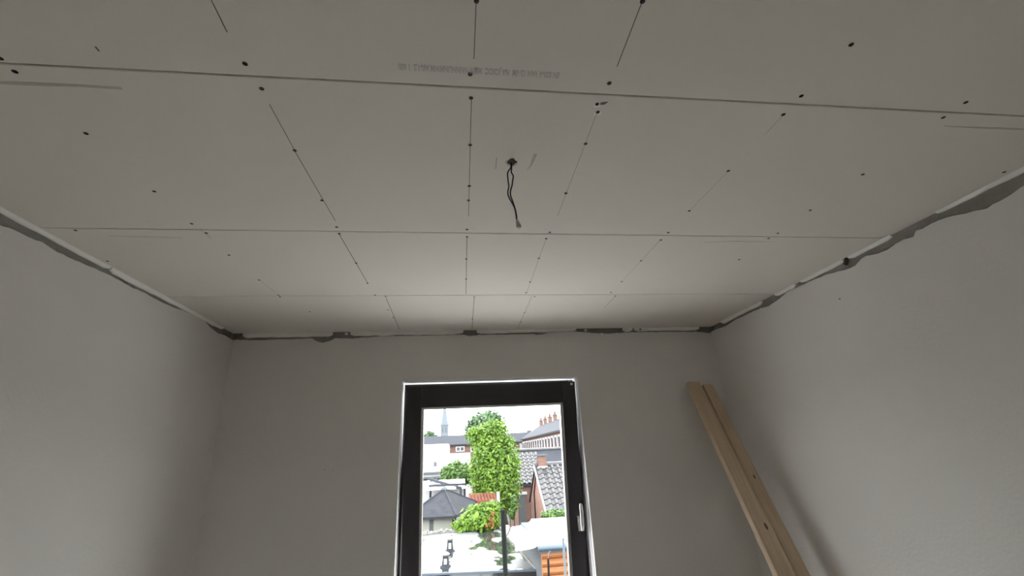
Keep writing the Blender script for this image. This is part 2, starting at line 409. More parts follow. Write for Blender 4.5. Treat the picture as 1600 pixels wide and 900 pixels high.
bead(wr, 0, [((1127,yr(1127)),(1190,yr(1190)),0.019,0.017),((1211,yr(1211)),(1243,yr(1243)),0.016,0.016),((1251,yr(1251)),(1317,yr(1317)),0.013,0.014),((1325,yr(1325)),(1392,yr(1392)),0.013,0.013),((1462,yr(1462)),(1640,yr(1640)),0.010,0.012)], gR, (-1,0,0))
bead(wb, 0, [((380,yb(380)),(520,yb(520)),0.022,0.022),((548,yb(548)),(724,yb(724)),0.024,0.02),((745,yb(745)),(900,yb(900)),0.022,0.012),((973,yb(973)),(988,yb(988)),0.022,0.022),((991,yb(991)),(1092,yb(1092)),0.018,0.018)], gB, (0,-1,0))
# a dark wood shim left in the gap over the right wall
p = gR(1321, 404); MB().bar((XR+T-0.002, p.y-0.002, ZC-0.0005), (XR-0.004, p.y+0.004, ZC-0.028), 0.012, 0.01, up=(0,1,0)).build('wooden_shim', M['void'], wr)
for px, py in ((905,516.5),(915,516),(930,515.5),(940,522),(541,521.5),(1000,514.5)):      # mortar crumbs in the back gap
    p = gB(px, py); k = 7
    ring = [(p.x+0.011*random.uniform(.6,1.1)*math.cos(2*PI*j/k), D-0.004, p.z+0.008*random.uniform(.5,1)*math.sin(2*PI*j/k)) for j in range(k)]
    MB().prism(ring, (0,T+0.006,0)).build('mortar_crumb', M['filler'] if px in (915,940,541) else M['mortar'], wb)
def wall_mark(parent, c, r, ax, m, rz=1.0):
    k = 8; ring = []
    for j in range(k):
        a = 2*PI*j/k; q = random.uniform(.7,1.1)*r
        ring.append((c.x, c.y+q*math.cos(a), c.z+q*rz*math.sin(a)) if ax == 'x' else (c.x+q*math.cos(a), c.y, c.z+q*rz*math.sin(a)))
    MB().prism(ring, (0.0005,0,0) if ax == 'x' else (0,-0.0005,0)).build('wall_nick', m, parent)
wall_mark(wr, gR(1312,467)-Vector((0.0006,0,0)), 0.006, 'x', M['mortar'], 0.6)
wall_mark(wb, gB(507,734), 0.008, 'y', M['smudge'], 0.3)
wall_mark(wb, gB(520,735), 0.006, 'y', M['smudge'], 0.3)

# wall behind the photographer, with an opening added to let in more light
FX0, FX1, FZ0, FZ1 = -0.1, 0.45, 1.2, 1.9
wf_m = MB()
for b in ((XL-0.0, FX0, 0, ZC+0.0125), (FX1, XR+0.0, 0, ZC+0.0125), (FX0, FX1, 0, FZ0), (FX0, FX1, FZ1, ZC+0.0125)):
    wf_m.box(b[0], b[1], YF-0.25, YF, b[2], b[3])
struct(wf_m.build('wall_front', M['plaster']), 'grey plastered wall behind the photographer with an added window', 'wall')

# ------------------------------------------------------------------ window in the back wall
w1 = empty('window_1', ((WX0+WX1)/2, D+0.12, WZ0), 'dark brown tilted window in a white reveal, looking onto gardens and roofs', 'window', kind='structure')
RD = 0.125
RT_ = 0.02
mb = MB()
mb.box(WX0-RT_, WX0, D+0.0008, D+0.3, WZ0-RT_, WZ1+RT_)
mb.box(WX0, WX1, D+0.0008, D+0.3, WZ1, WZ1+RT_)
mb.box(WX0, WX1, D+0.0008, D+0.3, WZ0-RT_, WZ0)
mb.build('reveal_lining', M['reveal'], w1)
mb = MB(); mb.box(WX1, WX1+RT_, D+0.0008, D+0.3, WZ0-RT_, WZ1+RT_); mb.build('reveal_lining', M['reveal'], w1)
for a, b in ((0.030,0.034),(0.078,0.083)):                       # dark joints down the right-hand lining
    MB().box(WX1-0.0008, WX1+0.004, D+a, D+b, WZ0, WZ1-0.09).build('lining_joint', M['mortar'], w1)
mb = MB(); fwid = 0.011
mb.box(WX0, WX0+fwid, D+RD, D+RD+0.08, WZ0, WZ1); mb.box(WX1-fwid, WX1, D+RD, D+RD+0.08, WZ0, WZ1)
mb.box(WX0+fwid, WX1-fwid, D+RD, D+RD+0.08, WZ1-fwid, WZ1); mb.box(WX0+fwid, WX1-fwid, D+RD, D+RD+0.08, WZ0, WZ0+fwid)
mb.build('outer_frame', M['frame'], w1)
# tilted sash: local frame hinged along the bottom
TILT = math.radians(6.3)
SH = 1.340                                                       # sash height
SX0, SX1 = -0.2935, 0.6575
SZ0 = WZ0+0.013
ytop = D+0.020
yh = ytop + SH*math.sin(TILT)
def sash(x, v, dpt):                                              # x, height along sash, depth behind its room face
    return Vector((x, yh - v*math.sin(TILT) + dpt*math.cos(TILT), SZ0 + v*math.cos(TILT) + dpt*math.sin(TILT)))
def sbox(mb, x0, x1, v0, v1, d0, d1):
    return mb.hexa([sash(x0,v0,d0),sash(x1,v0,d0),sash(x1,v0,d1),sash(x0,v0,d1)], [sash(x0,v1,d0),sash(x1,v1,d0),sash(x1,v1,d1),sash(x0,v1,d1)])
PW_T = 0.118
GX0, GX1, GV0, GV1 = -0.2055, 0.5785, 0.11, SH-PW_T
for nm, (x0,x1,v0,v1) in (('sash_stile',(SX0,GX0,0,SH)),('sash_stile',(GX1,SX1,0,SH)),('sash_rail',(GX0,GX1,GV1,SH)),('sash_rail',(GX0,GX1,0,GV0))):
    sbox(MB(), x0, x1, v0, v1, 0, 0.066).build(nm, M['frame'], w1, bevel=0.003)
bd = 0.011
for nm, (x0,x1,v0,v1) in (('glazing_bead',(GX0,GX0+bd,GV0,GV1)),('glazing_bead',(GX1-bd,GX1,GV0,GV1)),('glazing_bead',(GX0+bd,GX1-bd,GV1-bd,GV1)),('glazing_bead',(GX0+bd,GX1-bd,GV0,GV0+bd))):
    sbox(MB(), x0, x1, v0, v1, 0.016, 0.05).build(nm, M['bead'], w1)
sbox(MB(), GX0+bd*.5, GX1-bd*.5, GV0+bd*.5, GV1-bd*.5, 0.031, 0.035).build('pane', M['glass'], w1)
# lever handle pointing up
def to_sash(px, py):
    d = ray(px, py); n_ = Vector((0, math.cos(TILT), math.sin(TILT))); p0 = sash(SX1, SH, 0)
    t = (p0-CAMP).dot(n_)/d.dot(n_); p = CAMP+d*t
    return p.x, (p-sash(p.x,0,0)).length
hx, hv = to_sash(906.5, 822)
hx2, hv2 = to_sash(908.5, 783)
hd = MB(); sbox(hd, hx-0.014, hx+0.014, hv-0.022, hv+0.04, -0.011, 0.0)
hr = hd.build('window_handle', M['chrome'], w1, bevel=0.003)
MB().tube([sash(hx,hv,-0.008), sash(hx,hv,-0.03), sash(hx+0.001,hv+0.004,-0.042), sash(hx+0.001,hv+0.012,-0.047)], [0.008,0.008,0.009,0.009], 12).build('handle_neck', M['chrome'], hr, smooth=True)
hl = MB(); hl.tube([sash(hx,hv-0.01,-0.047), sash(hx+0.0005,hv+0.02,-0.049), sash(hx,hv+0.08,-0.049), sash(hx-0.001,hv2-0.012,-0.048), sash(hx-0.001,hv2,-0.046)], [0.0085,0.0105,0.0095,0.009,0.005], 12)
hl.build('handle_lever', M['chrome'], hr, smooth=True)
kx, kv = to_sash(903, 807); MB().tube([sash(kx,kv,0), sash(kx,kv,-0.012), sash(kx,kv,-0.014)], [0.006,0.006,0.003], 10).build('lock_knob', M['chrome'], hr, smooth=True)
cx, cv = to_sash(892.5, 600)
MB().tube([sash(cx,cv,0.002), sash(cx,cv,-0.008), sash(cx,cv,-0.011)], [0.0075,0.0075,0.004], 10).build('stay_bolt', M['chrome'], w1, smooth=True)
MB().bar(sash(SX1-0.02,SH+0.004,0.03), (WX1-0.05,D+RD+0.01,WZ1-0.03), 0.014, 0.003).build('tilt_stay_arm', M['chrome'], w1)

# unseen window added behind the photographer to brighten the room
w2 = empty('added_window', ((FX0+FX1)/2, YF-0.12, FZ0), 'dark framed window added behind the photographer for extra daylight', 'window', kind='structure')
mb = MB()
for (a,b,c,d_) in ((FX0,FX0+0.06,FZ0,FZ1),(FX1-0.06,FX1,FZ0,FZ1),(FX0+0.06,FX1-0.06,FZ0,FZ0+0.06),(FX0+0.06,FX1-0.06,FZ1-0.06,FZ1),((FX0+FX1)/2-0.04,(FX0+FX1)/2+0.04,FZ0+0.06,FZ1-0.06)):
    mb.box(a, b, YF-0.2, YF-0.13, c, d_)
mb.build('window_frame', M['frame'], w2)
for a, b in ((FX0+0.06,(FX0+FX1)/2-0.04),((FX0+FX1)/2+0.04,FX1-0.06)):
    MB().box(a, b, YF-0.168, YF-0.164, FZ0+0.06, FZ1-0.06).build('pane', M['glass'], w2)

# ------------------------------------------------------------------ hanging cable
hp = at_z(799, 253, ZC)
cb = empty('ceiling_cable', hp, 'pair of black wires hanging from a hole in the ceiling with grey connector', 'cable')
k = 16; ring = []
for j in range(k):
    a = 2*PI*j/k; r = 0.0125*random.uniform(0.75, 1.2); ring.append((hp.x+r*math.cos(a), hp.y+r*math.sin(a), ZC-0.0006))
MB().prism(ring, (0,0,0.0008)).build('cable_hole', M['void'], cb)
ring = [(hp.x+0.0155*random.uniform(.8,1.15)*math.cos(2*PI*j/k), hp.y+0.002+0.0165*random.uniform(.8,1.15)*math.sin(2*PI*j/k), ZC-0.0003) for j in range(k)]
MB().prism(ring, (0,0,0.0005)).build('dust_ring', M['smudge'], cb)
def wire_pts(px):
    out = []
    for i, (x, y) in enumerate(px):
        # hangs in the vertical plane just below the hole
        q = at(x, y, hp.y - 0.004*math.sin(i*0.9))
        out.append(q)
    return out
def smooth_curve(P, sub=5):
    out = []; n_ = len(P)
    for i in range(n_-1):
        p0, p1, p2, p3 = P[max(i-1,0)], P[i], P[i+1], P[min(i+2,n_-1)]
        for s in range(sub):
            t = s/sub
            out.append(0.5*((2*p1)+(p2-p0)*t+(2*p0-5*p1+4*p2-p3)*t*t+(3*p1-p0-3*p2+p3)*t**3))
    out.append(P[-1]); return out
w_a = [(799,254),(798,262),(794.5,267),(793,272),(794,283),(795,291),(793.5,300),(795,308),(800,317),(804,325),(806,334),(807.2,344)]
w_b = [(799.5,254),(799.5,262),(799,269),(802,275),(801,282),(800,290),(797.8,298),(798,306),(801.5,316),(804.5,325),(806.6,334),(807.8,344)]
for w_px in (w_a, w_b):
    MB().tube(smooth_curve(wire_pts(w_px)), 0.0016, 8).build('wire', M['wire'], cb, smooth=True)
ce = at(807.5, 343, hp.y); cf = at(811, 355, hp.y-0.004)
cdir = (cf-ce).normalized()
mb = MB().tube([ce, ce+cdir*0.004, ce+cdir*0.010, cf-cdir*0.002, cf], [0.0022,0.0030,0.0045,0.0062,0.0058], 10)
cn = mb.build('connector', M['clear'], cb, smooth=True)

# ------------------------------------------------------------------ leaning boards
def make_plank(label, a, b, w, t, turn, knots=()):
    """a, b: upper and lower end of the left front arris; the board leans on the back wall"""
    a = Vector(a); b = Vector(b); up = (a-b).normalized()
    r = Vector((math.cos(turn), math.sin(turn), 0)); r = (r-up*r.dot(up)).normalized()
    nn = up.cross(r)                                  # towards the back wall
    root = empty('pine_board', b, label, 'board', 'boards leaning in the corner')
    loc = Matrix.Identity(4)
    for i in range(3): loc[i][0] = r[i]; loc[i][1] = nn[i]; loc[i][2] = up[i]
    loc.translation = b
    root.matrix_basis = loc
    # local: x across the face, y into the board, z up its length
    Lh = (a-b).length
    o = MB().box(0, w, 0, t, 0, Lh).build('board_body', M['pine'], None, bevel=0.0015); o.parent = root
    for (u, v, s) in knots:
        k = 10; ring = [(u+s*math.cos(2*PI*j/k), -0.0006, v+s*2.2*math.sin(2*PI*j/k)) for j in range(k)]
        kn = MB().prism(ring, (0,0.001,0)).build('knot', M['knot'], None); kn.parent = root
    return root
make_plank('left of two pale pine boards leaning in the corner, the one nearer the window', (1.298,2.408,CAMZ+0.332), (1.336,1.40,0.012), 0.074, 0.030, math.radians(4), knots=((0.055,1.56,0.007),))
make_plank('right of two pale pine boards leaning in the corner, nearest the right wall', (1.393,2.418,CAMZ+0.316), (1.433,1.41,0.012), 0.060, 0.026, math.radians(4), knots=((0.03,1.78,0.005),))

# ================================================================== outside
M['slate']  = mat('slate_roof', (0.032,0.035,0.043), 0.7, var=0.15, scale=3, spec=0.05)
M['shingle']= mat('charcoal_roof_felt', (0.022,0.024,0.029), 0.85, var=0.25, scale=5, bump=0.3, bscale=30, spec=0.12)
M['tile']   = mat('weathered_grey_pantile', (0.045,0.045,0.047), 0.35, var=0.35, scale=2.5, spec=0.35)
M['redtile']= mat('red_pantile', (0.144,0.056,0.039), 0.6, var=0.25, scale=4, spec=0.12)
M['brick']  = brick_mat('red_brick', (0.115,0.062,0.048), (0.145,0.082,0.062), (0.13,0.12,0.11))
M['pink']   = brick_mat('pale_red_brick', (0.175,0.095,0.075), (0.21,0.12,0.098), (0.19,0.16,0.145))
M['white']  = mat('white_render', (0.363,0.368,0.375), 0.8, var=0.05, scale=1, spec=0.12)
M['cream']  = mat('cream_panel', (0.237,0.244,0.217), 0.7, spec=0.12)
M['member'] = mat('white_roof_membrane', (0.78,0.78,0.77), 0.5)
M['zinc']   = mat('blue_grey_zinc', (0.085,0.112,0.139), 0.4, metal=0.3, spec=0.12)
M['grey']   = mat('grey_wall', (0.078,0.085,0.092), 0.8, spec=0.12)
M['dpole']  = mat('dark_grey_pole', (0.0045,0.0055,0.0055), 0.7, spec=0.08)
M['lpole']  = mat('galvanised_pole', (0.092,0.112,0.132), 0.4, metal=0.4, spec=0.12)
M['darkwin']= mat('dark_window_glass', (0.020,0.022,0.029), 0.1)
M['logw']   = wood_mat('orange_log_boards', (0.171,0.056,0.014), (0.237,0.092,0.027), 4, (1.2,8,8))
M['bark']   = mat('tree_bark', (0.046,0.039,0.034), 0.9, var=0.3, scale=10, spec=0.12)
M['stone']  = mat('pale_gravel', (0.132,0.132,0.119), 0.9, var=0.4, scale=12, spec=0.12)
M['gravel'] = mat('pale_stone', (0.20,0.20,0.18), 0.8, var=0.4, scale=3, spec=0.12)
M['ground'] = mat('garden_ground', (0.059,0.066,0.049), 0.95, var=0.35, scale=0.6, spec=0.12)
M['spire']  = mat('grey_spire_stone', (0.112,0.133,0.150), 0.8, spec=0.12)
M['wet']    = wet_mat()
def leaf_mat(name, c1, c2):
    m = bpy.data.materials.new(name); m.use_nodes = True
    nt = m.node_tree; N = nt.nodes; L = nt.links; b = N['Principled BSDF']; b.inputs['Roughness'].default_value = 0.4; b.inputs['Specular IOR Level'].default_value = 0.35
    g = N.new('ShaderNodeNewGeometry'); r = N.new('ShaderNodeValToRGB')
    r.color_ramp.elements[0].color = (*c1,1); r.color_ramp.elements[1].color = (*c2,1)
    L.new(g.outputs['Random Per Island'], r.inputs[0]); L.new(r.outputs[0], b.inputs['Base Color'])
    tr = N.new('ShaderNodeBsdfTranslucent'); L.new(r.outputs[0], tr.inputs[0])
    mx = N.new('ShaderNodeMixShader'); mx.inputs[0].default_value = 0.35
    L.new(b.outputs[0], mx.inputs[1]); L.new(tr.outputs[0], mx.inputs[2]); L.new(mx.outputs[0], N['Material Output'].inputs[0])
    return m
M['leaf_lime'] = leaf_mat('lime_green_leaves', (0.035,0.095,0.006), (0.18,0.30,0.035))
M['leaf_mid']  = leaf_mat('mid_green_leaves', (0.038,0.092,0.018), (0.102,0.185,0.041))
M['leaf_dark'] = leaf_mat('blue_green_leaves', (0.046,0.095,0.037), (0.095,0.167,0.073))
M['flower']    = leaf_mat('orange_flowers', (0.230,0.078,0.020), (0.295,0.132,0.039))

gr = MB().box(-260, 330, D+0.8, 600, GZ-0.5, GZ).build('ground', M['ground']); struct(gr, 'garden ground between the houses outside', 'ground')
gr2 = MB().box(-260, 330, -300, YF-0.8, GZ-0.5, GZ).build('ground', M['ground']); struct(gr2, 'street side ground behind the house', 'ground')

def leaves(name, mtl, parent, blobs, n_, size, shell=0.5, seed=1, stuff=False):
    """leaf quads scattered through a set of ellipsoids (centre, radii)"""
    rnd = random.Random(seed); vs = []; fs = []
    vol = [r[0]*r[1]*r[2] for c, r in blobs]; tot = sum(v**0.67 for v in vol)
    for (c, r), v in zip(blobs, vol):
        for i in range(int(n_*v**0.67/tot)):
            d = Vector((rnd.gauss(0,1), rnd.gauss(0,1), rnd.gauss(0,1))).normalized()
            q = shell+(1-shell)*rnd.random()**0.6
            lump = 1+0.30*noise.noise(d*3.4+Vector((seed*3.1,c[0],c[2])))+0.16*noise.noise(d*8.5+Vector((seed,c[2],0)))
            p = Vector(c)+Vector((d.x*r[0], d.y*r[1], d.z*r[2]))*q*lump
            nrm = (d+Vector((rnd.gauss(0,.6), rnd.gauss(0,.6), rnd.gauss(0,.6)+0.25))).normalized()
            u = nrm.orthogonal().normalized(); u = (Matrix.Rotation(rnd.random()*6.28, 3, nrm) @ u); w = nrm.cross(u)
            s = size*rnd.uniform(.6,1.3); b = len(vs)
            vs += [p-u*s*.55, p+w*s*.3-nrm*s*.08, p+u*s*.6, p-w*s*.3-nrm*s*.08]
            fs += [(b,b+1,b+2),(b,b+2,b+3)]
    m = bpy.data.meshes.new(name); m.from_pydata([tuple(v) for v in vs], [], fs); m.materials.append(mtl)
    o = bpy.data.objects.new(name, m); C.objects.link(o); link(o, parent); return o
def tree(name, label, cat, trunk_px, Y, mtl, blobs_px, n_, size, seed, group=None, shell=0.45, trunk_r=0.1):
    """blobs_px: (px, py, rx px, rz px) ellipses at depth Y"""
    base = at(*trunk_px, Y); base.z = GZ
    root = empty(name, base, label, cat, group)
    k = Y/690.0
    bl = []
    for (px, py, rx, rz, dy) in blobs_px:
        c = at(px, py, Y+dy); bl.append((c, (rx*k, max(rx*k*0.85, 0.15), rz*k)))
    leaves('foliage', mtl, root, bl, n_, size, shell, seed)
    top = max(bl, key=lambda b: b[1][2])[0]
    t = MB().tube([base, base.lerp(top,0.35)+Vector((0.05,0,0)), base.lerp(top,0.7), top], [trunk_r, trunk_r*.8, trunk_r*.6, trunk_r*.3], 8)
    rnd = random.Random(seed)
    for c, r in bl[1:6]:
        s = base.lerp(top, rnd.uniform(.6,.85)); t.tube([s, s.lerp(c,.5)+Vector((0,0,.05)), c], [trunk_r*.4, trunk_r*.3, trunk_r*.12], 6)
    t.build('trunk', M['bark'], root, smooth=True)
    return root

# --- the wet flat roof below the window
ZR = -0.42
fr_root = empty('flat_roof_extension', (0, 11, GZ), 'wet grey flat roof with puddles, gravel edge and two small vents', 'roof')
fa, fb = at_z(560, 847, ZR), at_z(786, 823, ZR)
fc, fd = at_z(852, 892, ZR), at_z(500, 905, ZR)
dn = Vector((0,0,-0.25))
MB().hexa([fd+dn, fc+dn, fb+dn, fa+dn], [fd, fc, fb, fa]).build('roof_deck', M['wet'], fr_root)
dn2 = Vector((0,0,GZ-ZR))
q = [p.lerp((fa+fb+fc+fd)/4, 0.04) for p in (fd, fc, fb, fa)]
MB().hexa([p+dn2 for p in q], [p+dn for p in q]).build('wall', M['brick'], fr_root)
def kerb(a, b, w, h, m, name):
    return MB().bar(a+Vector((0,0,h/2)), b+Vector((0,0,h/2)), w, h).build(name, m, fr_root)
kerb(fa, fb, 0.22, 0.05, M['stone'], 'gravel_edge')
kerb(fb.lerp(fc,0.0), fc, 0.34, 0.045, M['stone'], 'gravel_edge')
sx = (fc-fb).normalized().cross(Vector((0,0,1)))*-0.19
if sx.x < 0: sx = -sx
kerb(fb.lerp(fc,0.45)+sx, fc+sx, 0.03, 0.09, M['white'], 'white_edge_trim')
kerb(fd, fc, 0.04, 0.035, M['zinc'], 'roof_gutter')
# loose edging stones
rs = bpy.data.meshes.new('edging_stone'); bm = bmesh.new(); bmesh.ops.create_icosphere(bm, subdivisions=1, radius=1)
for v in bm.verts: v.co *= 1+0.2*noise.noise(v.co*2)
bm.to_mesh(rs); bm.free(); rs.materials.append(M['gravel'])
for k in range(34):
    p = fa.lerp(fb, 0.42+0.58*k/34+random.uniform(-.01,.01)); p.z = ZR+0.06; p.y += random.uniform(-.08,.08)
    inst('edging_stone', rs, p, fr_root, rot=(random.random(),random.random(),random.random()*6), scale=(random.uniform(.04,.11),random.uniform(.04,.07),random.uniform(.02,.042)))
for px, py, wpx, hpx in ((703,862,13,20),(696,886,14,19)):
    p = at_z(px, py, ZR); k_ = p.y/690
    w = wpx*k_; h = hpx*k_; Z = lambda f: p+Vector((0,0,h*f))
    v = MB().tube([p, Z(.1), Z(.12), Z(.7)], [w*.55,w*.5,w*.36,w*.27], 12).build('roof_vent', M['slate'], fr_root)
    MB().tube([Z(.7), Z(.78), Z(.82), Z(.95)], [w*.3,w*.42,w*.42,w*.12], 12).build('vent_cowl', M['cream'], v)
    MB().bar(Z(.2)+Vector((0,-w*.34,0)), Z(.55)+Vector((0,-w*.3,0)), w*.3, w*.08, up=(0,1,0)).build('vent_label_plate', M['cream'], v)

# --- unseen extension added below the window; its white roof bounces light onto the ceiling
er = empty('rear_extension', (1, 5, GZ), 'white flat-roofed extension added out of view below the window to bounce light inside', 'extension')
ZX = -0.45
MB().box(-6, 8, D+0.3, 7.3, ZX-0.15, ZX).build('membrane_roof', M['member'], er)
MB().box(-5.9, 7.9, D+0.3, 7.2, GZ, ZX-0.15).build('brick_walls', M['brick'], er)

# --- poles near the house
def pole(name, label, px0, py0, px1, Y, r, m, cap=True):
    t = at(px0, py0, Y); b = at(px1, 900, Y); d_ = (b-t).normalized()
    b = t + d_*((t.z-ZX)/-d_.z)
    root = empty(name, b, label, 'pole')
    MB().tube([b, t.lerp(b,.5), t], r, 12).build('shaft', m, root, smooth=False)
    return root, t
pr_, tp = pole('dark_pole', 'thick dark grey pole standing in front of the wet flat roof', 785.5, 799, 790, 6.0, 0.029, M['dpole'])
MB().tube([tp-Vector((0,0,.01)), tp+Vector((0,0,.012)), tp+Vector((0,0,.022))], [0.033,0.033,0.023], 12).build('cap', M['dpole'], pr_)
MB().tube(smooth_curve([tp+Vector((.02,-.03,0)), tp+Vector((.06,-.03,-.02)), tp+Vector((.085,-.03,-.09)), tp+Vector((.075,-.03,-.2)), tp+Vector((.035,-.03,-.26))]), 0.004, 6).build('wire', M['dpole'], pr_, smooth=True)
pr2, tp2 = pole('grey_pole', 'slim pale grey metal pole in front of the orange shed', 880, 843, 883.5, 5.6, 0.014, M['lpole'])
MB().tube([tp2-Vector((0,0,.005)), tp2+Vector((0,0,.015))], 0.017, 10).build('cap', M['lpole'], pr2)
pr3, tp3 = pole('stake', 'short dark stake in front of the orange shed boards', 856.5, 873, 857.5, 6.4, 0.014, M['dpole'])
MB().tube([tp3, tp3+Vector((.01,0,.06)), tp3+Vector((.035,0,.085))], 0.004, 6).build('hook', M['zinc'], pr3)

# --- orange log shed with the white membrane roof
sh = empty('log_shed', (2.2, 8.0, GZ), 'orange log-board shed with a white curved membrane roof', 'shed')
ZS = 0.21
A0, A1 = at_z(838, 851, ZS), at_z(830, 811, ZS)           # where the roof starts to curve down
B0, B1 = at(806, 858, A0.y), at(800, 823, A1.y)
XE = 6.0
ns = 8; vs = []
for i in range(ns+1):
    a = PI/2*i/ns
    for (A, B) in ((A0,B0),(A1,B1)):
        vs.append(Vector((B.x+(A.x-B.x)*math.sin(a), A.y+(B.y-A.y)*0, B.z+(A.z-B.z)*(1-math.cos(a))**0.9)))
E0, E1 = Vector((XE, A0.y, ZS)), Vector((XE, A1.y, ZS))
cur = [vs[2*i] for i in range(ns+1)]+[E0]; cur2 = [vs[2*i+1] for i in range(ns+1)]+[E1]
k = len(cur); th = Vector((0,0,-0.03))
mb = MB(); allv = cur+cur2+[p+th for p in cur]+[p+th for p in cur2]
fs = []
for i in range(k-1):
    fs += [(i,i+1,k+i+1,k+i), (2*k+i,3*k+i,3*k+i+1,2*k+i+1), (i,2*k+i,2*k+i+1,i+1), (k+i,k+i+1,3*k+i+1,3*k+i)]
fs += [(0,k,3*k,2*k), (k-1,3*k-1,4*k-1,2*k-1)]
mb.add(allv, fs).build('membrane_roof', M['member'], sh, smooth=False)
MB().tube([Vector((A0.x+0.02, A0.y-0.05, ZS-0.055)), Vector((XE, A0.y-0.05, ZS-0.055))], 0.045, 10).build('gutter', M['zinc'], sh, smooth=True)
MB().box(A0.x+0.05, XE, A0.y+0.02, A0.y+0.06, ZS-0.15, ZS-0.03).build('fascia', M['grey'], sh)
MB().box(A0.x+0.12, XE-0.1, A0.y+0.16, A1.y-0.1, GZ, ZS-0.05).build('shed_core', M['grey'], sh)
zb = ZS-0.125; bh = 0.128; k = 0
lm = MB().tube([(0,0,0),(XE-A0.x-0.2,0,0)], 0.07, 10).mesh('log_board'); lm.materials.append(M['logw'])
while zb > GZ+0.1:
    inst('log_board', lm, (A0.x+0.1, A0.y+0.13, zb-bh/2), sh); zb -= bh; k += 1

# --- gazebo with the dark hip roof
gz = empty('garden_pavilion', (-1, 17, GZ), 'dark hipped-roof garden pavilion with cream panels beyond the flat roof', 'pavilion')
ez = at(712, 806, 16.2).z
c_fr = at(713, 806, 16.2); c_fl = at(632, 810, 16.4); c_fl.z = ez
c_br = at_z(745, 784, ez); c_bl = c_fl+(c_br-c_fr)
apx = at(694, 764, (c_fr.y+c_bl.y)/2-0.1)
cor = [c_fl, c_fr, c_br, c_bl]; dz = Vector((0,0,0.07))
mb = MB(); mb.add(cor+[c-dz for c in cor]+[apx], [(0,1,8),(1,2,8),(2,3,8),(3,0,8),(7,6,5,4)]+[(i,4+i,4+(i+1)%4,(i+1)%4) for i in range(4)])
hr_ = mb.build('hip_roof', M['shingle'], gz)
for c in cor[:3]:
    MB().tube([c+Vector((0,0,.01)), apx+Vector((0,0,.01))], 0.03, 6).build('hip_ridge', M['slate'], hr_)
MB().tube([apx-Vector((0,0,.03)), apx+Vector((0,0,.03)), apx+Vector((0,0,.09))], [0.14,0.11,0.02], 10).build('roof_cap', M['grey'], hr_)
cen = (c_fl+c_fr+c_br+c_bl)/4
wc = [c.lerp(cen, 0.16)-dz for c in cor]
for (a, b) in ((0,1),(1,2),(2,3),(3,0)):
    for u0, u1, m_, nm in ((0,.42,'cream','wall_panel'),(.42,.52,'grey','door_post'),(.52,1,'cream','wall_panel')):
        p0, p1_ = wc[a].lerp(wc[b],u0), wc[a].lerp(wc[b],u1)
        mid = (p0+p1_)/2; mid.z = 0
        p0b = Vector((p0.x,p0.y,(p0.z+GZ)/2)); p1b = Vector((p1_.x,p1_.y,(p1_.z+GZ)/2))
        MB().bar(p0b, p1b, 0.06, p0.z-GZ).build(nm, M[m_], gz)
for c in wc: MB().bar(Vector((c.x,c.y,GZ)), c, 0.13, 0.13, up=(1,0,0)).build('post', M['slate'], gz)

# --- shrub and trees
tree('flowering_shrub', 'bushy light green shrub with orange flowers at the edge of the flat roof', 'shrub', (745,812), 15.3, M['leaf_lime'],
     [(748,812,26,20,0),(728,818,17,13,-.1),(764,806,17,20,0),(774,808,9,22,.1),(752,799,16,11,0),(716,823,8,8,0),(740,802,9,9,0),(770,792,7,9,0)], 2600, 0.14, 3, shell=0.2, trunk_r=0.05)
fl_ = bpy.data.objects['flowering_shrub']
leaves('flowers', M['flower'], fl_, [(at(768,812,14.95), (.13,.1,.28)), (at(760,822,14.95), (.12,.1,.1))], 60, 0.09, 0.2, 5)
tree('tall_tree', 'tall bright lime-green tree filling the middle of the window', 'tree', (796,815), 23.8, M['leaf_lime'],
     [(774,735,37,54,0),(768,690,26,32,0),(748,722,16,40,0),(760,770,24,22,0),(780,680,18,22,-.2),(752,682,20,16,.2),(796,720,17,38,.1),(795,755,19,40,0),(757,740,22,42,-.1),(775,768,32,30,0),(742,676,12,10,0),(790,783,14,16,0),(768,668,14,12,0)], 12000, 0.165, 11, shell=0.35, trunk_r=0.16)
tree('round_bush_tree', 'round mid-green bush in front of the white building', 'tree', (714,760), 29, M['leaf_mid'],
     [(714,740,21,15,0),(700,743,12,12,0),(727,742,11,15,0),(712,730,12,9,0)], 2200, 0.22, 21, shell=0.4, trunk_r=0.12)
tree('distant_tree', 'blue-green distant tree rising behind the tall lime tree', 'tree', (757,700), 56, M['leaf_dark'],
     [(757,662,27,20,0),(742,672,16,16,0),(770,655,16,13,0),(752,682,22,16,0),(778,668,10,14,0)], 3200, 0.42, 31, shell=0.4, trunk_r=0.3)
tree('distant_tree', 'small hazy tree beside the church spire', 'tree', (672,690), 95, M['leaf_dark'],
     [(672,681,9,8,0),(664,684,6,5,0),(681,684,5,4,0)], 700, 0.5, 41, shell=0.4, trunk_r=0.25)
tree('hedge', 'low green hedge under the eaves of the grey-tiled house', 'hedge', (870,805), 16.5, M['leaf_mid'],
     [(860,806,14,8,0),(875,805,13,8,0),(890,806,12,8,0)], 900, 0.13, 51, shell=0.3, trunk_r=0.04)
tree('shrub', 'small shrub with trailing leaves by the brick shed wall', 'shrub', (803,800), 20.4, M['leaf_mid'],
     [(803,788,5,14,0),(800,802,5,8,0)], 350, 0.14, 61, shell=0.2, trunk_r=0.04)

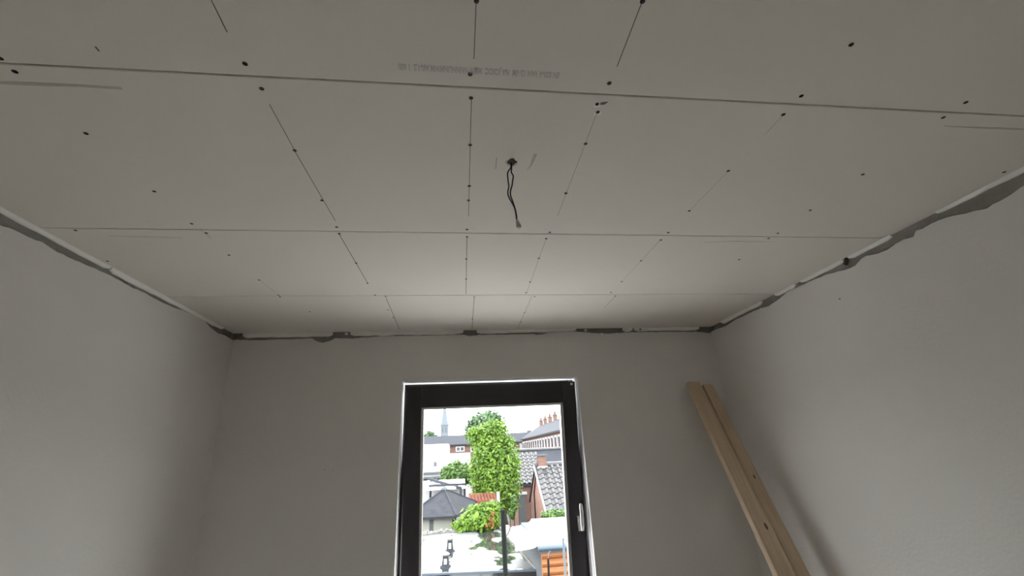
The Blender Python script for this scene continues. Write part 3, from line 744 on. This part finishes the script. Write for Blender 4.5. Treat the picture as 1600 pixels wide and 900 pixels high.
# --- small red-tiled lean-to
rl = empty('red_tiled_outhouse', (0.9, 20, GZ), 'low outhouse with a red pantile roof behind the shrub', 'outhouse')
p0, p1_ = at(733, 786, 21.0), at(778, 784, 21.0); z0 = (p0.z+p1_.z)/2
za = at(755, 772, 22.6).z
MB().hexa([(p0.x,21.0,z0-.1),(p1_.x,21.0,z0-.1),(p1_.x,22.6,za-.1),(p0.x,22.6,za-.1)], [(p0.x,21.0,z0),(p1_.x,21.0,z0),(p1_.x,22.6,za),(p0.x,22.6,za)]).build('roof_slope', M['redtile'], rl)
MB().box(p0.x+.05, p1_.x-.05, 21.1, 22.6, GZ, z0-.08).build('wall', M['brick'], rl)
mb = MB(); nx = 9; ny = 6
for i in range(nx):
    for j in range(ny):
        x = p0.x+(p1_.x-p0.x)*(i+.5)/nx; t0 = j/ny; t1 = (j+1.1)/ny; wv = (p1_.x-p0.x)/nx*.4
        a = Vector((x,21.0+1.6*t0,z0+(za-z0)*t0+.05)); b = Vector((x,21.0+1.6*min(t1,1),z0+(za-z0)*min(t1,1)+.02))
        mb.tube([a,b], [wv,wv*.8], 6)
rt_ = mb.build('roof_tiles', M['redtile'], rl); rt_['kind'] = 'stuff'
MB().bar(at(778,769,21.2), at(779,786,21.2), .12,.1, up=(0,1,0)).build('white_barge_end', M['white'], rl)

# --- grey pantile house (near right) with gable, chimney and tiles one by one
XG = 3.42; Y0, Yr, Y1 = 19.0, 21.2, 23.4
ez = at(852, 797, Y0).z; rz = at(845, 727, Yr).z
hs = empty('grey_tiled_house', (XG+2, 21, GZ), 'low pale-brick house with grey pantiles and a square chimney, right of the tree', 'house')
XE2 = 9.2
MB().prism([(XG,Y0+.1,GZ),(XG,Y1-.1,GZ),(XG,Y1-.1,ez),(XG,Yr,rz-.12),(XG,Y0+.1,ez)], (XE2-XG,0,0)).build('brick_walls', M['pink'], hs)
ov = 0.06
for (ya, yb_) in ((Y0-.12, Yr),(Y1+.12, Yr)):
    MB().hexa([(XG-ov,ya,ez-.14),(XE2,ya,ez-.14),(XE2,yb_,rz-.1),(XG-ov,yb_,rz-.1)] if ya < yb_ else [(XG-ov,yb_,rz-.1),(XE2,yb_,rz-.1),(XE2,ya,ez-.14),(XG-ov,ya,ez-.14)],
              [(XG-ov,ya,ez-.05),(XE2,ya,ez-.05),(XE2,yb_,rz),(XG-ov,yb_,rz)] if ya < yb_ else [(XG-ov,yb_,rz),(XE2,yb_,rz),(XE2,ya,ez-.05),(XG-ov,ya,ez-.05)]).build('roof_slope', M['slate'], hs)
MB().bar((XG-ov-.02,Y0-.1,ez-.06), (XG-ov-.02,Yr,rz-.01), .05, .12).build('verge_board', M['white'], hs)
MB().tube([(XG-.05,Y0-.18,ez-.1),(XE2,Y0-.18,ez-.1)], .06, 8).build('gutter', M['zinc'], hs)
slope = Vector((0, Yr-Y0+.12, rz-ez+.05)); sl = slope.length; sd = slope.normalized(); ang = math.atan2(sd.z, sd.y)
tw, tl_ = 0.27, 0.31
# pantile: S-shaped section
def pantile(w, l, th):
    sec = [(-w/2,0.0),(-w*.3,-.012),(-w*.08,0.0),(w*.1,.05),(w*.28,.062),(w*.45,.045),(w*.56,.012)]
    vs = []; n_ = len(sec)
    for (y, dz_) in ((0,.03),(l,0)):
        for (x, z) in sec: vs.append((x, y, z+dz_))
        for (x, z) in sec: vs.append((x, y, z+dz_-th))
    fs = []
    for i in range(n_-1):
        fs += [(i,i+1,2*n_+i+1,2*n_+i), (i,n_+i,n_+i+1,i+1), (n_+i,3*n_+i,3*n_+i+1,n_+i+1)]
    fs += [(0,2*n_,3*n_,n_), (n_-1,2*n_-1,4*n_-1,3*n_-1)]
    return MB().add(vs, fs)
tm = pantile(tw, tl_*1.12, .016).mesh('roof_tile'); tm.materials.append(M['tile'])
nr = int(sl/tl_); cnt = 0
tm2 = MB()
for j in range(nr):
    for i in range(int((XE2-XG)/tw)):
        x = XG+tw*(i+.5)-.03
        o_ = Vector((x, Y0-.12, ez-.035))+sd*(j*tl_)+Vector((0,-sd.z,sd.y))*.01
        if x < XG+3.0:
            inst('roof_tile', tm, o_, hs, rot=(ang,0,random.uniform(-.01,.01))); cnt += 1
MB().tube([(XG-.08,Yr,rz+.02),(XE2,Yr,rz+.02)], .11, 10).build('ridge_tiles', M['tile'], hs)
cw = .36
ch = MB().box(XG+.1, XG+.1+cw, Yr-.25, Yr+.15, rz-.6, at(840,712,Yr).z).build('chimney', M['brick'], hs)
MB().box(XG+.06, XG+.14+cw, Yr-.29, Yr+.19, rz-.12, rz-.04).build('lead_flashing', M['white'], ch)
zt = at(840,712,Yr).z
MB().box(XG+.06, XG+.14+cw, Yr-.29, Yr+.19, zt-.02, zt+.06).build('chimney_cap', M['grey'], ch)
MB().tube([(XG-.04,Yr-.3,rz-.2),(XG-.03,21.9,ez+.4),(XG-.03,21.95,GZ)], .025, 6).build('downpipe', M['dpole'], hs)

# --- second pantile house behind it
h2 = empty('tiled_outbuilding', (4.2, 27, GZ), 'brick outbuilding with a grey tiled roof between the tree and the chimney', 'house')
Ya, Yb = 25.5, 28.2
e2 = at(815, 757, Ya).z; r2 = at(822, 704, Yb).z
xl2 = at(806, 757, Ya).x; xr2 = xl2+4.0
MB().box(xl2+.1, xr2, Ya+.15, Yb+2, GZ, e2).build('brick_walls', M['brick'], h2)
MB().hexa([(xl2,Ya,e2-.08),(xr2,Ya,e2-.08),(xr2,Yb,r2-.1),(xl2,Yb,r2-.1)],[(xl2,Ya,e2),(xr2,Ya,e2),(xr2,Yb,r2),(xl2,Yb,r2)]).build('roof_slope', M['slate'], h2)
MB().hexa([(xl2,Yb,r2-.1),(xr2,Yb,r2-.1),(xr2,Yb+2.6,e2-.08),(xl2,Yb+2.6,e2-.08)],[(xl2,Yb,r2),(xr2,Yb,r2),(xr2,Yb+2.6,e2),(xl2,Yb+2.6,e2)]).build('roof_slope', M['slate'], h2)
s2 = Vector((0,Yb-Ya,r2-e2)); a2 = math.atan2(s2.z,s2.y); sd2 = s2.normalized()
t2 = pantile(.27,.35,.016).mesh('roof_tile'); t2.materials.append(M['tile'])
for j in range(int(s2.length/.32)):
    for i in range(int((xr2-xl2)/.27)):
        x = xl2+.27*(i+.5)
        if 3.0 < x < 4.6: inst('roof_tile', t2, Vector((x,Ya,e2+.015))+sd2*(j*.32), h2, rot=(a2,0,0))
MB().tube([(xl2,Yb,r2+.02),(xr2,Yb,r2+.02)], .11, 8).build('ridge_tiles', M['tile'], h2)
dA, dB = at(816.5, 777, 24.0), at(827, 777, 24.0)
MB().box(dA.x, dB.x, Ya-.02, Ya+.12, GZ, dA.z).build('door', M['grey'], h2)
MB().box(dA.x-.1, dB.x+.1, Ya-.06, Ya+.14, dA.z, dA.z+.12).build('door_lintel', M['white'], h2)

# --- terrace receding on the right
tr_ = empty('brick_terrace', (9, 48, GZ), 'red-brick terrace with slate roof and row of chimneys, far right through the window', 'terrace')
XF, XRd = 8.5, 10.9; YA, YB = 30, 63; ze, zr_ = 3.35, 5.0
MB().box(XF, XRd+2.4, YA, YB, GZ, ze).build('brick_walls', M['brick'], tr_)
MB().hexa([(XF-.25,YA,ze-.15),(XRd,YA,zr_-.1),(XRd,YB,zr_-.1),(XF-.25,YB,ze-.15)],[(XF-.25,YA,ze),(XRd,YA,zr_),(XRd,YB,zr_),(XF-.25,YB,ze)]).build('roof_slope', M['slate'], tr_)
MB().hexa([(XRd,YA,zr_-.1),(XRd+2.6,YA,ze-.15),(XRd+2.6,YB,ze-.15),(XRd,YB,zr_-.1)],[(XRd,YA,zr_),(XRd+2.6,YA,ze),(XRd+2.6,YB,ze),(XRd,YB,zr_)]).build('roof_slope', M['slate'], tr_)
for i in range(9):
    y = 36+i*3.1
    cm = MB().box(XRd-.2, XRd+.2, y-.35, y+.35, zr_-.5, zr_+.62).build('chimney', M['brick'], tr_)
    for s in (-.2,.2): MB().tube([(XRd,y+s,zr_+.6),(XRd,y+s,zr_+.95)], [.12,.09], 8).build('chimney_pot', M['redtile'], cm)
    MB().box(XRd-.24, XRd+.24, y-.4, y+.4, zr_+.5, zr_+.62).build('chimney_cap', M['grey'], cm)
    for yy in (y-.2, y+1.3):
        wn = MB().box(XF-.05, XF+.1, yy-.5, yy+.5, 1.75, 3.0).build('window', M['white'], tr_)
        MB().box(XF-.07, XF, yy-.32, yy+.32, 1.9, 2.85).build('pane', M['darkwin'], wn)
MB().box(XF-1.3, XF, YA, 60, GZ, 1.62).build('rear_extension', M['white'], tr_)

# --- far cross terrace
ft = empty('far_terrace', (0, 66, GZ), 'long far brick terrace under a dark slate roof, behind the white building', 'terrace')
Yt = 64.0
el = at(700, 695, Yt).z; rl_ = at(700, 680.5, Yt+3).z
x0, x1 = -45, 10.5
MB().box(x0, x1, Yt, Yt+7, GZ, el).build('brick_walls', M['brick'], ft)
MB().hexa([(x0,Yt-.3,el-.15),(x1,Yt-.3,el-.15),(x1,Yt+3.2,rl_-.1),(x0,Yt+3.2,rl_-.1)],[(x0,Yt-.3,el),(x1,Yt-.3,el),(x1,Yt+3.2,rl_),(x0,Yt+3.2,rl_)]).build('roof_slope', M['slate'], ft)
MB().hexa([(x0,Yt+3.2,rl_-.1),(x1,Yt+3.2,rl_-.1),(x1,Yt+7.3,el-.15),(x0,Yt+7.3,el-.15)],[(x0,Yt+3.2,rl_),(x1,Yt+3.2,rl_),(x1,Yt+7.3,el),(x0,Yt+7.3,el)]).build('roof_slope', M['slate'], ft)
for px in (719, 742, 690, 786):
    a, b = at(px-7, 706, Yt), at(px+7, 697, Yt)
    wn = MB().box(a.x, b.x, Yt-.08, Yt+.1, a.z, b.z).build('window', M['white'], ft)
    for u in (.12,.55):
        MB().box(a.x+(b.x-a.x)*u, a.x+(b.x-a.x)*(u+.33), Yt-.1, Yt, a.z+.15, b.z-.15).build('pane', M['darkwin'], wn)
a, b = at(812, 703, Yt), at(822.5, 692, Yt)
MB().box(a.x, b.x, Yt-.2, Yt+.1, a.z-2, b.z).build('white_wall_section', M['white'], ft)
a = at(827, 672, Yt+3); MB().box(a.x-.3, a.x+.3, Yt+2.9, Yt+3.5, rl_-.3, a.z).build('chimney', M['grey'], ft)

# --- church tower with spire
cx_ = at(694.5, 680, 200)
chh = empty('church_tower', (cx_.x, 200, GZ), 'hazy grey church tower with a tall pointed spire on the skyline', 'church')
hw = 5.6*200/690
tz = at(694.5, 664, 200).z
MB().box(cx_.x-hw, cx_.x+hw, 200-hw, 200+hw, GZ, tz).build('tower', M['spire'], chh)
ap = at(695, 622, 200).z
r_ = hw*1.0
mb = MB(); base = [(cx_.x+r_*math.cos(PI/8+PI/4*i), 200+r_*math.sin(PI/8+PI/4*i), tz) for i in range(8)]
mb.add(base+[(cx_.x,200,ap)], [(i,(i+1)%8,8) for i in range(8)]+[tuple(range(8))[::-1]]).build('spire', M['spire'], chh)
for s in (-.4,.4):
    MB().box(cx_.x+s*hw-.25, cx_.x+s*hw+.25, 200-hw-.1, 200-hw+.1, tz-3.2, tz-1.0).build('louvre_opening', M['darkwin'], chh)
MB().box(cx_.x-hw*1.12, cx_.x+hw*1.12, 200-hw*1.12, 200+hw*1.12, tz-.3, tz+.2).build('cornice', M['spire'], chh)

# --- white flat-roofed building on the left
wbld = empty('white_building', (-2.5, 36, GZ), 'stepped white flat-roofed building at the left of the view', 'building')
def blk(px0, px1, pyt, Y, dep, m='white', name='white_block'):
    a, b = at(px0, pyt, Y), at(px1, pyt, Y); z = (a.z+b.z)/2
    return MB().box(a.x, b.x, Y, Y+dep, GZ, z).build(name, M[m], wbld), a.x, b.x, z
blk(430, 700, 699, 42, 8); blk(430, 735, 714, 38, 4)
b3, xa, xb, z3 = blk(430, 738, 737, 34, 4)
for py in (735, 742): 
    a = at(430, py+4, 33.9); b = at(738, py, 33.9)
    MB().box(a.x, b.x, 33.8, 34.0, b.z-.09, b.z+.03).build('cornice_band', M['grey'], wbld)
for px in (664, 676, 687):
    a, b = at(px-4, 754, 33.95), at(px+4, 746, 33.95)
    wn = MB().box(a.x, b.x, 33.9, 34.05, a.z, b.z).build('window', M['grey'], wbld); MB().box(a.x+.06, b.x-.06, 33.88, 33.95, a.z+.06, b.z-.06).build('pane', M['darkwin'], wn)
# chimney-like blocks on its roof edge
a = at(680, 722, 37.9); MB().box(a.x-.12, a.x+.12, 37.9, 38.1, a.z-.3, a.z).build('wall_vent', M['grey'], wbld)

# --- carport canopy in front of it
cp = empty('carport', (-0.6, 25, GZ), 'white carport with dark sloping beams behind the pavilion', 'carport')
a, b, c = at(672, 749, 26), at(720, 763, 23.3), at(735, 758, 25.5)
MB().bar(a, b, .1, .13).build('sloping_beam', M['slate'], cp)
d1, d2 = at(670, 760, 24), at(727, 757.5, 24)
MB().bar(d1, d2, .1, .16).build('cross_beam', M['slate'], cp)
for p in (b, at(673,752,25.9), at(726,757,24)): MB().bar(Vector((p.x,p.y,GZ)), p, .1, .1, up=(1,0,0)).build('post', M['slate'], cp)
q0, q1 = at(655, 764, 23.5), at(727, 761, 23.5)
MB().hexa([(q0.x,23.6,q0.z-.1),(q1.x,23.6,q0.z-.1),(q1.x,26.5,q0.z+.1),(q0.x,26.5,q0.z+.1)],[(q0.x,23.6,q0.z),(q1.x,23.6,q0.z),(q1.x,26.5,q0.z+.2),(q0.x,26.5,q0.z+.2)]).build('canopy', M['member'], cp)
MB().box(q0.x, q1.x, 26.5, 26.6, GZ, q0.z+.1).build('back_panel', M['white'], cp)
